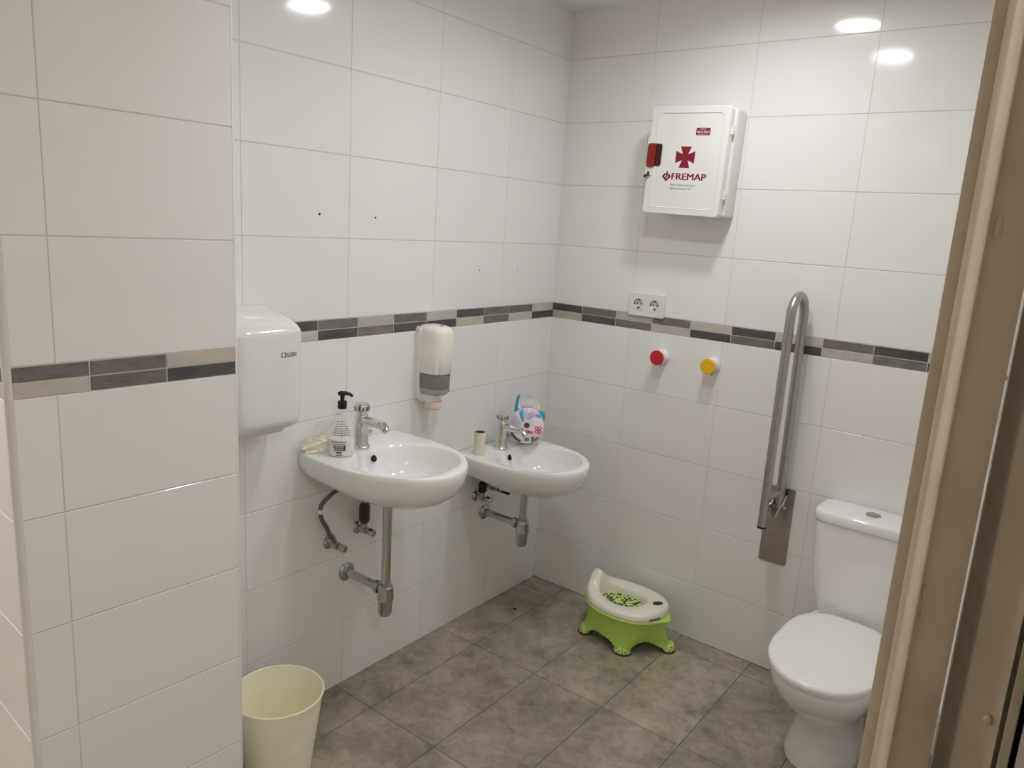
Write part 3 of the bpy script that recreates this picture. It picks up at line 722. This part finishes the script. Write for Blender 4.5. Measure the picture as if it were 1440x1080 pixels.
# ------------------------------------------------------------------ first aid cabinet
def cabinet():
    t = thing('first_aid_cabinet', (.625, 0, 1.908), 'white wall first aid cabinet with a dark red cross and key in its lock', 'cabinet', rot=(0, RAD(1.4), 0))
    # local: x right, y into the wall, z up
    W, H, D = .306, .386, .130
    b_ = MB(); b_.rbox(.012, -.0463, 0, W - .006, .0936, H - .004, .012, 4); b_.build('body', M['plastic'], t)
    dr = MB(); outl = rrect(W, H, .013)
    yf = -D
    rings = [[(x * s_, y_, z * (1 - (1 - s_) * .8)) for x, z in outl] for y_, s_ in ((-.0955, 1.), (yf + .004, 1.), (yf + .001, .994), (yf, .982))]
    dr.loft(rings, True, True, False)
    # raised lip round a very shallow inset panel
    i1 = rrect(W - .050, H - .046, .02, cx=.006); i2 = rrect(W - .056, H - .052, .018, cx=.006)
    r3 = [(x, yf, z) for x, z in i1]; r4 = [(x, yf + .0016, z) for x, z in i2]; r3b = [(x * .994, yf - .0012, z * .995) for x, z in i1]
    dr.loft([rings[-1], r3, r3b, r4], True, False, True)
    # bulged latch side
    dr.prism([(-.006, -.088), (-.006, .070), (.004, .084), (.012, .084), (.012, -.062), (.004, -.080)], (-W / 2 - .0005, yf - .0004, .010), (1, 0, 0), (0, 0, 1), (0, 1, 0), .032)
    d_ = dr.build('door', M['plastic'], t, smooth=35)
    b_ = MB()
    b_.prism([(x, z) for x, z in rrect(.0335, .086, .009, cx=-.1385, cy=.018)], (0, yf - .0055, 0), (1, 0, 0), (0, 0, 1), (0, 1, 0), .006, 0)
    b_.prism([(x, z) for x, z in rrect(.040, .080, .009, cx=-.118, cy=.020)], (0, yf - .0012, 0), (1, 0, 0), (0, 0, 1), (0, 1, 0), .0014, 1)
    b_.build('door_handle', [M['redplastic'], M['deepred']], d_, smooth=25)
    b_ = MB(); b_.lathe([(.0085, 0), (.0085, .004), (.007, .005)], 20, 0, False, True, mat=axis_mat((-.140, yf - .0005, -.051), (0, -1, 0))); k_ = b_.build('lock', M['chrome'], d_, smooth=40)
    b_ = MB(); kp = [(.010 * cos(a), .0062 * sin(a)) for a in [2 * pi * k / 18 for k in range(18)]]
    b_.prism(kp, (-.1475, yf - .016, -.058), (.8, 0, .45), (-.45, 0, .8), (0, 1, 0), .002, 0)
    b_.prism([(-.002, -.003), (.002, -.003), (.002, .014), (-.002, .014)], (-.1395, yf - .016, -.055), (1, 0, 0), (0, 0, 1), (0, 1, 0), .012, 0)
    b_.build('key', M['rubber'], k_, smooth=0)
    for z in (.112, -.112):
        b_ = MB()
        for i in range(3): b_.tube([(W / 2 + .0065, yf + .018, z + (i - 1) * .0105 - .0046), (W / 2 + .0065, yf + .018, z + (i - 1) * .0105 + .0046)], .0058, 12)
        b_.rbox(W / 2 + .003, yf + .022, z, .008, .012, .03, .002)
        b_.build('hinge', M['plastic'], t, smooth=40)
    yp = yf + .0016
    ex, ez, en = (1, 0, 0), (0, 0, 1), (0, -1, 0)
    b_ = MB(); s_ = .037; i_ = .0165; c0 = (-.002, yp, .014)
    poly = []
    for a in (0, 90, 180, 270):
        ca, sa = cos(RAD(a)), sin(RAD(a))
        for px, pz in ((.0088, .0115), (.0215, .0375), (-.0215, .0375), (-.0088, .0115))[0:4] if False else ((.0105, .0105), (.0215, .0375), (-.0215, .0375)):
            poly.append((px * ca - pz * sa, px * sa + pz * ca))
    b_.prism(poly, c0, ex, ez, en, .0006); b_.build('cross_emblem', M['crimson'], d_, smooth=0)
    b_ = MB(); text_mb(b_, 'FREMAP', .0335, (-.046, yp, -.066), ex, ez, en, .0006, bold=.035, width=.135); b_.build('lettering', M['crimson'], d_, smooth=0)
    b_ = MB(); dc = (-.068, yp, -.056)
    def bar(p, q, w):
        p, q = Vector((p[0], p[1])), Vector((q[0], q[1])); d = (q - p).normalized(); n_ = Vector((-d.y, d.x)) * w / 2
        b_.prism([tuple(p - n_ - d * w / 2), tuple(q - n_ + d * w / 2), tuple(q + n_ + d * w / 2), tuple(p + n_ - d * w / 2)], dc, ex, ez, en, .0006, 0)
    bar((-.006, .008), (-.014, 0), .006); bar((-.014, 0), (0, -.014), .006); bar((0, -.014), (.014, 0), .006); bar((.014, 0), (.009, .006), .006)
    bar((.003, .002), (-.003, -.004), .0045)
    b_.prism([(-.0018, -.001), (.0038, -.001), (.0045, .016), (.001, .020), (-.0012, .017)], dc, ex, ez, en, .0008, 1)
    b_.build('diamond_logo', [M['crimson'], M['rubber']], d_, smooth=0)
    b_ = MB(); text_mb(b_, 'Mutua Colaboradora con la', .0095, (-.049, yp, -.088), ex, ez, en, .0005, width=.100); text_mb(b_, 'Seguridad Social nº 61', .0095, (-.049, yp, -.101), ex, ez, en, .0005, width=.084); b_.build('small_print', M['greyink'], d_, smooth=0)
    b_ = MB(); sc_ = (.056, yp, .104); b_.prism(rrect(.054, .026, .004), sc_, ex, ez, en, .0005, 0)
    o2 = Vector(sc_) + Vector((0, -.0005, 0))
    text_mb(b_, 'FREMAP', .006, o2 + Vector((-.011, 0, .0062)), ex, ez, en, .0004, bold=.02, width=.022, mi=1)
    text_mb(b_, '900 61 00 61', .0105, o2 + Vector((-.023, 0, -.0045)), ex, ez, en, .0004, bold=.03, width=.046, mi=1)
    text_mb(b_, 'URGENCIAS 24 H', .0052, o2 + Vector((-.019, 0, -.0108)), ex, ez, en, .0004, bold=.01, width=.038, mi=1)
    b_.build('phone_sticker', [M['crimson'], M['knobwhite']], d_, smooth=0)
cabinet()

# ------------------------------------------------------------------ sockets, hooks
def socket():
    t = thing('double_socket', (.463, 0, 1.356), 'white double wall socket just above the grey tile border', 'socket')
    b_ = MB(); rg = rrect(.160, .096, .004)
    b_.loft([[(x, -.0005, z) for x, z in rg], [(x, -.007, z) for x, z in rg], [(x * .985, -.0095, z * .975) for x, z in rg], [(x * .95, -.0105, z * .92) for x, z in rg]], True, False, False)
    xs = [-.076, -.0605, -.0125, .0125, .0605, .076]; zs = [-.0442, -.021, .025, .0442]
    for i, (x0, x1) in enumerate(zip(xs, xs[1:])):
        for j, (z0, z1) in enumerate(zip(zs, zs[1:])):
            if j == 1 and i in (1, 3): continue
            b_.add([(x0, -.0105, z0), (x1, -.0105, z0), (x1, -.0105, z1), (x0, -.0105, z1)], [(0, 1, 2, 3)])
    b_.build('cover_plate', M['plastic'], t, smooth=35)
    for cx in (-.0365, .0365):
        b_ = MB(); q = rrect(.050, .050, .0025, 3); Mx = axis_mat((cx, -.0106, .002), (0, -1, 0), (1, 0, 0))
        N = 40; sq = polar(q, 0, 0, N)
        b_.loft([[(cx + x, -.0106, .002 + z) for x, z in sq], [(cx + x, -.0120, .002 + z) for x, z in sq], [(cx + .0205 * cos(2 * pi * k / N), -.0122, .002 + .0205 * sin(2 * pi * k / N)) for k in range(N)], [(cx + .0195 * cos(2 * pi * k / N), -.0012, .002 + .0195 * sin(2 * pi * k / N)) for k in range(N)]], True, False, True)
        i_ = b_.build('socket_insert', M['plastic'], t, smooth=35)
        b_ = MB()
        for dx in (-.0085, .0085): b_.lathe([(.0030, .0), (.0028, .0012)], 12, 0, False, True, mat=axis_mat((cx + dx, -.0013, .002), (0, -1, 0)))
        for dz in (-.0165, .0165): b_.rbox(cx, -.006, .002 + dz, .0075, .009, .004, .001)
        for dx in (-.0185, .0185): b_.rbox(cx + dx, -.007, .002, .002, .008, .004, 0)
        b_.build('contacts', M['hole'], i_, smooth=0)
socket()
def hook(x, colour, m):
    t = thing('wall_knob', (x, 0, 1.156), 'round %s coat knob with a white stem on the back wall' % colour, 'coat hook', 'coloured coat knobs')
    b_ = MB(); b_.lathe([(.0315, .0005), (.0315, .006), (.0295, .010), (.0265, .012), (.0265, .042), (.0285, .046), (.0001, .046)], 36, 0, True, mat=axis_mat((0, 0, 0), (0, -1, 0))); b_.build('stem', M['knobwhite'], t, smooth=40)
    b_ = MB(); b_.lathe([(.0285, .0455), (.0300, .047), (.0300, .051), (.0285, .0525), (.0001, .0532)], 36, 0, False, mat=axis_mat((0, 0, 0), (0, -1, 0))); b_.build('knob_face', m, t, smooth=40)
    b_ = MB(); b_.tube([(.010, -.020, -.027), (.012, -.030, -.034), (.013, -.038, -.034)], .0014, 8); b_.build('set_screw', M['greyink'], t)
    return t
hook(.553, 'red', M['red']); hook(.770, 'yellow', M['yellow'])

# ------------------------------------------------------------------ fold-up grab rail
def rail():
    t = thing('grab_rail', (1.096, 0, .44), 'brushed steel fold-up grab rail hinged upright beside the toilet', 'grab rail')
    b_ = MB(); b_.prism(rrect(.102, .303, .004), (0, -.0005, .1515), (1, 0, 0), (0, 0, 1), (0, -1, 0), .004); pl = b_.build('wall_plate', M['plate'], t, smooth=30)
    for x in (-.038, .038):
        for z in (.018, .272):
            b_ = MB(); b_.lathe([(.005, 0), (.0042, .002)], 12, 0, False, True, mat=axis_mat((x, -.0045, z), (0, -1, 0))); b_.build('screw', M['oldchrome'], pl)
    yF, yR = -.152, -.046; rad = (yR - yF) / 2; z0 = .962
    pts = [(-.009, yF, .188 + (z0 - .188) * k / 12) for k in range(13)]
    for k in range(1, 16):
        a = pi - pi * k / 16; pts.append((-.009 + .012 * k / 16, (yF + yR) / 2 + rad * cos(a), z0 + rad * 1.15 * sin(a)))
    pts += [(.003 + .007 * k / 12, yR, z0 - (z0 - .235) * k / 12) for k in range(13)]
    b_ = MB(); b_.tube(pts, .0160, 24, True); tb_ = b_.build('loop_tube', M['steel'], t, smooth=50)
    b_ = MB(); b_.lathe([(.0150, -.001), (.0165, -.001), (.0165, .006), (.016, .007)], 24, 0, True, True, mat=Matrix.Translation((-.009, yF, .183))); b_.build('end_cap', M['blackplastic'], tb_, smooth=40)
    b_ = MB(); b_.tube([(-.009, yF, .285), (.0, (yF + yR) / 2, .296), (.009, yR, .300)], .0115, 18); b_.build('cross_brace', M['steel'], t, smooth=50)
    b_ = MB()
    for dx in (-.020, .020):
        b_.prism([(.0, .285), (.0, .185), (-.020, .185), (-.062, .222), (-.062, .252), (-.030, .285)], (.009 + dx - .0015, -.004, 0), (0, 1, 0), (0, 0, 1), (1, 0, 0), .003)
    b_.tube([(-.016, yR, .238), (.036, yR, .238)], .008, 14); b_.build('hinge_bracket', M['steel'], t, smooth=35)
    b_ = MB(); b_.tube([(-.020, yR - .004, .245), (-.026, -.085, .215), (-.018, -.095, .255)], .0055, 12); b_.tube([(.024, yR, .262), (.018, -.060, .232), (.006, -.064, .205)], .0065, 12); b_.build('stop_lever', M['oldchrome'], t, smooth=45)
rail()

# ------------------------------------------------------------------ toilet
def toilet():
    CX = 1.436
    t = thing('toilet', (CX, 0, 0), 'white close-coupled toilet with its lid down, next to the grab rail', 'toilet')
    N = 72
    def egg(a, yb, yf, yc, n=2.2, nb=3.2):
        """outline: half width a, back yb, front yf, widest at yc"""
        r = []
        for k in range(N):
            th = 2 * pi * k / N; s_ = sin(th)
            if s_ < 0: x, y = sup(th, a, yc - yf, n); y = yc + y
            else: x, y = sup(th, a, yb - yc, nb); y = yc + y
            r.append((x, y))
        return r
    def R(o, z, s_=1., c=None): return [(x * s_, (c or -.44) + (y - (c or -.44)) * s_, z) for x, y in o]
    lid = egg(.167, -.179, -.684, -.455, 2.15, 3.0)
    b_ = MB(); b_.loft([R(lid, .3835), R(lid, .3850, 1.003), R(lid, .395, 1.003), R(lid, .4005, .992), R(lid, .4035, .97), R(lid, .4055, .9), R(lid, .407, .6), R(lid, .4075, .2)], True, True, True)
    b_.build('lid', M['seat'], t, smooth=60)
    b_ = MB(); b_.loft([R(lid, .3715, .925), R(lid, .3730, .945), R(lid, .3770, .945), R(lid, .3790, .92)], True, True, True); b_.build('seat_ring', M['seat'], t, smooth=40)
    rim = egg(.158, -.10, -.672, -.44, 2.1, 3.0)
    rings = []
    for z, a, yb, yf, yc in ((0, .112, -.10, -.50, -.32), (.012, .111, -.10, -.498, -.32), (.05, .100, -.10, -.478, -.32), (.11, .092, -.10, -.468, -.32), (.16, .096, -.09, -.49, -.34), (.20, .112, -.08, -.53, -.36), (.25, .135, -.07, -.595, -.40), (.30, .150, -.06, -.645, -.43), (.335, .1575, -.05, -.668, -.44), (.355, .160, -.04, -.674, -.44), (.367, .158, -.04, -.672, -.44), (.371, .150, -.045, -.664, -.44)):
        rings.append([(x, y, z) for x, y in egg(a, yb, yf, yc, 2.15, 3.4)])
    b_ = MB(); b_.loft(rings, True, True, True); b_.build('bowl', M['porcelain'], t, smooth=60)
    def tank_ring(w, y0, y1, z, r=.035, s_=1.):
        return [(x * s_, (y0 + y1) / 2 + y * s_, z) for x, y in rrect(2 * w, y0 - y1, r, 7)]
    b_ = MB(); b_.loft([tank_ring(.125, -.02, -.150, .371), tank_ring(.131, -.015, -.160, .395), tank_ring(.143, -.012, -.166, .45), tank_ring(.158, -.011, -.168, .55), tank_ring(.168, -.010, -.169, .65), tank_ring(.172, -.010, -.169, .712)], True, True, True); b_.build('tank', M['porcelain'], t, smooth=60)
    def lr(z, k=0.):
        w, y0, y1, c = .179 - k, -.006 - k * .5, -.176 + k, .038
        pts = [(w, y0 - .025), (w - .025, y0), (-w + .025, y0), (-w, y0 - .025), (-w, y1 + c), (-w + .006, y1 + c * .62), (-w + c * .62, y1 + .006), (-w + c, y1), (w - c, y1), (w - c * .62, y1 + .006), (w - .006, y1 + c * .62), (w, y1 + c)]
        return [(x, y, z) for x, y in pts]
    b_ = MB(); b_.loft([lr(.714, .004), lr(.716, .001), lr(.720), lr(.743), lr(.749, .003), lr(.7525, .009), lr(.7535, .016)], True, True, True); b_.build('tank_lid', M['porcelain'], t, smooth=35)
    b_ = MB(); b_.lathe([(.024, .753), (.024, .7565), (.0215, .758), (.019, .7572), (.0185, .7585), (.015, .7602), (.0001, .7605)], 32, mat=Matrix.Translation((-.003, -.090, 0))); b_.build('flush_button', M['oldchrome'], t, smooth=40)
    for sx in (-.07, .07):
        b_ = MB(); b_.tube([(sx - .018, -.168, .379), (sx + .018, -.168, .379)], .007, 14); b_.rbox(sx, -.168, .3745, .022, .014, .010, .002); b_.build('lid_hinge', M['seat'], t)
toilet()

# ------------------------------------------------------------------ potty
def potty():
    t = thing('potty', (.600, -.190, 0), 'lime green child potty with white seat, on the floor against the back wall', 'potty', rot=(0, 0, RAD(-2)))
    N = 96
    ths = [2 * pi * k / N for k in range(N)]
    def bump(th, c, w): d = (th - c + pi) % (2 * pi) - pi; return math.exp(-(d / w) ** 2)
    # --- green stool-like base: four splayed feet with arches between
    FT = [(RAD(16), .208), (RAD(120), .145), (RAD(207), .180), (RAD(299), .140)]
    A0 = [f[0] for f in FT]
    foot = lambda th: max(bump(th, a, .30) for a in A0)
    def ring(f, zf, k=1.):
        r = []
        for th in ths:
            fo = foot(th); xt, yt = sup(th, .150, .122, 2.3)
            rb = .122 + sum(bump(th, a, .30) * (q - .122) for a, q in FT)
            xb, yb = rb * cos(th), rb * sin(th)
            x, y = xt + (xb - xt) * f, yt + (yb - yt) * f
            z_bot = .046 * (1 - min(1, fo * 1.12)) ** .75
            r.append((x * k, y * k, .150 + (z_bot - .150) * zf))
        return r
    b_ = MB(); lv = ((0, 0), (.10, .2), (.28, .5), (.58, .78), (.85, .92), (1, 1.))
    b_.loft([ring(*q) for q in lv] + [ring(*q, .965) for q in reversed(lv)], True); b_.build('base', M['lime'], t, smooth=30)
    # crisp corner ribs on the front pair of legs
    for a, q_ in FT:
        b_ = MB(); Mx = Matrix.Translation(((q_ - .020) * cos(a), (q_ - .020) * sin(a), 0)) @ Matrix.Rotation(a, 4, 'Z')
        st = len(b_.v)
        b_.loft([[(sx * s_, sy * s_, z) for sx, sy in [(.026 * cos(q), .036 * sin(q)) for q in [2 * pi * k / 28 for k in range(28)]]] for z, s_ in ((.0065, 1.0), (.012, .98), (.020, .90), (.028, .74), (.034, .45))], True, True, True, 0)
        b_.xf(Mx, st)
        f_ = b_.build('foot', M['limepale'], t, smooth=50)
        b_ = MB(); st = len(b_.v)
        b_.loft([[(sx * s_, sy * s_, z) for sx, sy in [(.028 * cos(q), .038 * sin(q)) for q in [2 * pi * k / 28 for k in range(28)]]] for z, s_ in ((.0, .97), (.002, 1.0), (.006, 1.), (.008, .97))], True, True, True, 0); b_.xf(Mx, st); b_.build('rubber_sole', M['rubber'], f_, smooth=40)
        b_ = MB(); st = len(b_.v)
        for row, (zz, ss) in enumerate(((.011, .99), (.018, .925), (.025, .81))):
            for k in range(5 - row):
                q = RAD(-70 + 140 * (k + .25 * row) / (4 - .5 * row)); P = Vector((.026 * ss * cos(q), .036 * ss * sin(q), zz)); nn = Vector((cos(q), sin(q), .45 + .35 * row))
                b_.lathe([(.0026, .0008), (.0021, .0012)], 10, 0, False, True, mat=axis_mat(P, nn))
        b_.xf(Mx, st); b_.build('grip_dots', M['rubber'], f_, smooth=0)
    # --- green rim under the seat with side grips front and back
    b_ = MB(); rimo = [(.176 + .022 * (bump(th, 0, .22) + bump(th, pi, .25)), .145) for th in ths]
    def rr_(k, z): return [(sup(th, rimo[i][0] * k, rimo[i][1] * k, 2.15)[0], sup(th, rimo[i][0] * k, rimo[i][1] * k, 2.15)[1], z + .012 * bump(th, pi, .5)) for i, th in enumerate(ths)]
    b_.loft([rr_(.86, .146), rr_(.99, .148), rr_(1.0, .151), rr_(1.0, .154), rr_(.98, .157), rr_(.86, .157)], True); b_.build('rim', M['lime'], t, smooth=50)
    # --- white seat: raised back at -x, splash ledge at +x
    def top(th): return .181 + .030 * bump(th, pi, .85) + .042 * bump(th, pi, .34) + .012 * bump(th, 0, .8)
    HC = -.020
    def so(k, z=None, f=1.):
        r = []
        for th in ths:
            x, y = sup(th, .172 * k, .142 * k, 2.2); r.append((x, y, z if z is not None else .156 + (top(th) - .156) * f + .012 * bump(th, pi, .5) * (1 - f)))
        return r
    def hi(k, f, z=None):
        r = []
        for th in ths:
            x, y = sup(th, .104 * k, .074 * k, 2.0); w = top(th); r.append((HC + x, y, (z if z is not None else w - f)))
        return r
    b_ = MB(); b_.loft([so(.985, None, 0), so(1.0, None, .05), so(1.0, None, .35), so(.985, None, .7), so(.955, None, .92), so(.92, None, 1.), hi(1.12, .002), hi(1.04, .005), hi(1.0, .012), hi(.97, 0, .168), hi(.95, 0, .158), hi(.93, 0, .149)], True); s_ = b_.build('seat', M['pottywhite'], t, smooth=60)
    b_ = MB(); b_.loft([hi(.97, 0, .155), hi(.965, 0, .1505), hi(.92, 0, .1500)], True, False, True); b_.lathe([(.001, 0), (.001, .0001)], 4, mat=Matrix.Translation((0, 0, .05))); b_.build('bowl_floor', M['blots'], t, smooth=50)
    b_ = MB(); b_.lathe([(.0155, .0), (.0150, .0010)], 28, 0, False, True, mat=Matrix.Translation((.125, .026, .1925)) @ Matrix.Rotation(RAD(62), 4, 'Z') @ Matrix.Diagonal((1.45, .95, 1, 1))); b_.build('round_badge', M['olive'], s_, smooth=40)
    b_ = MB()
    for i in range(5):
        th = RAD(-30 + 4.4 * i); x, y = sup(th, .1728, .1428, 2.2); b_.rbox(x, y, .168, .0008, .0085, .007, 0, mat=Matrix.Rotation(th * .85, 4, 'Z'))
    b_.build('side_print', M['olive'], s_, smooth=0)
potty()

# ------------------------------------------------------------------ bucket
def bucket():
    b_ = MB()
    prof = [(.0001, .004), (.088, .004), (.0905, .010)]
    zs = [.03, .06, .06 + .002, .064, .10, .14, .142, .144, .18, .215, .217, .219, .25, .272]
    rad = lambda z: .0905 + (.127 - .0905) * (z - .01) / .262
    inn = [(.0001, .0055)] + [(rad(z) - .0018, z) for z in (.0055, .03, .06, .0615, .063, .1, .14, .1415, .143, .18, .215, .2165, .218, .25, .272)]
    inn = [(r - (.0008 if abs(z - .0615) < 1e-6 or abs(z - .1415) < 1e-6 or abs(z - .2165) < 1e-6 else 0), z) for r, z in inn]
    out = [(.0001, .0)] + [(.0885, .0), (.0905, .004)] + [(rad(z) + (.0005 if i in (2, 6, 10) else 0), z) for i, z in enumerate(zs)]
    rim = [(.1285, .274), (.1312, .276), (.1312, .280), (.1290, .282), (.1262, .280), (.1255, .274)]
    b_.lathe(out + rim + list(reversed(inn)), 72)
    o = b_.build('waste_bin', M['cream'], smooth=9, loc=(.222, -1.598, .0))
    tag(o, 'cream plastic waste bin on the floor beside the tiled pillar', 'waste bin')
bucket()

# scrap on the floor
b_ = MB(); b_.lathe([(.0001, .0), (.006, .0), (.0075, .0018), (.004, .004), (.0001, .0042)], 9)
b_.v = [(x * 1.3, y * .8 + .002 * sin(x * 900), z) for x, y, z in b_.v]
tag(b_.build('scrap', M['hole'], smooth=0, loc=(.131, -.318, 0)), 'tiny black scrap lying on the floor near the corner', 'scrap')

# ------------------------------------------------------------------ camera
CP = (1.8969997521586903, -2.788458685101961, 1.6477126299598035)
YAW, PIT, ROL, F = -0.6449330837317675, -0.20905839339264765, 0.062345600339759416, 1064.2286461101874
fwd = Vector((sin(YAW) * cos(PIT), cos(YAW) * cos(PIT), sin(PIT)))
rt = Vector((cos(YAW), -sin(YAW), 0)); up = rt.cross(fwd)
r2 = rt * cos(ROL) + up * sin(ROL); u2 = -rt * sin(ROL) + up * cos(ROL)
cam = bpy.data.cameras.new('camera'); co = bpy.data.objects.new('camera', cam); COL.objects.link(co)
cam.sensor_fit = 'HORIZONTAL'; cam.sensor_width = 36; cam.lens = F * 36 / 1440; cam.clip_start = .02
mw = Matrix((r2, u2, -fwd)).transposed().to_4x4(); mw.translation = Vector(CP); co.matrix_world = mw
SC.camera = co
w = bpy.data.worlds.new('world'); SC.world = w; w.use_nodes = True
w.node_tree.nodes['Background'].inputs[0].default_value = (.9, .95, 1, 1); w.node_tree.nodes['Background'].inputs[1].default_value = 0.0
vs = SC.view_settings; vs.view_transform = 'Standard'; vs.look = 'None'; vs.gamma = 1; vs.use_curve_mapping = False; vs.exposure = 0.0
SC.cycles.max_bounces = 14; SC.cycles.diffuse_bounces = 10; SC.cycles.transparent_max_bounces = 12
SC.cycles.use_denoising = True
SC.cycles.sample_clamp_indirect = 8
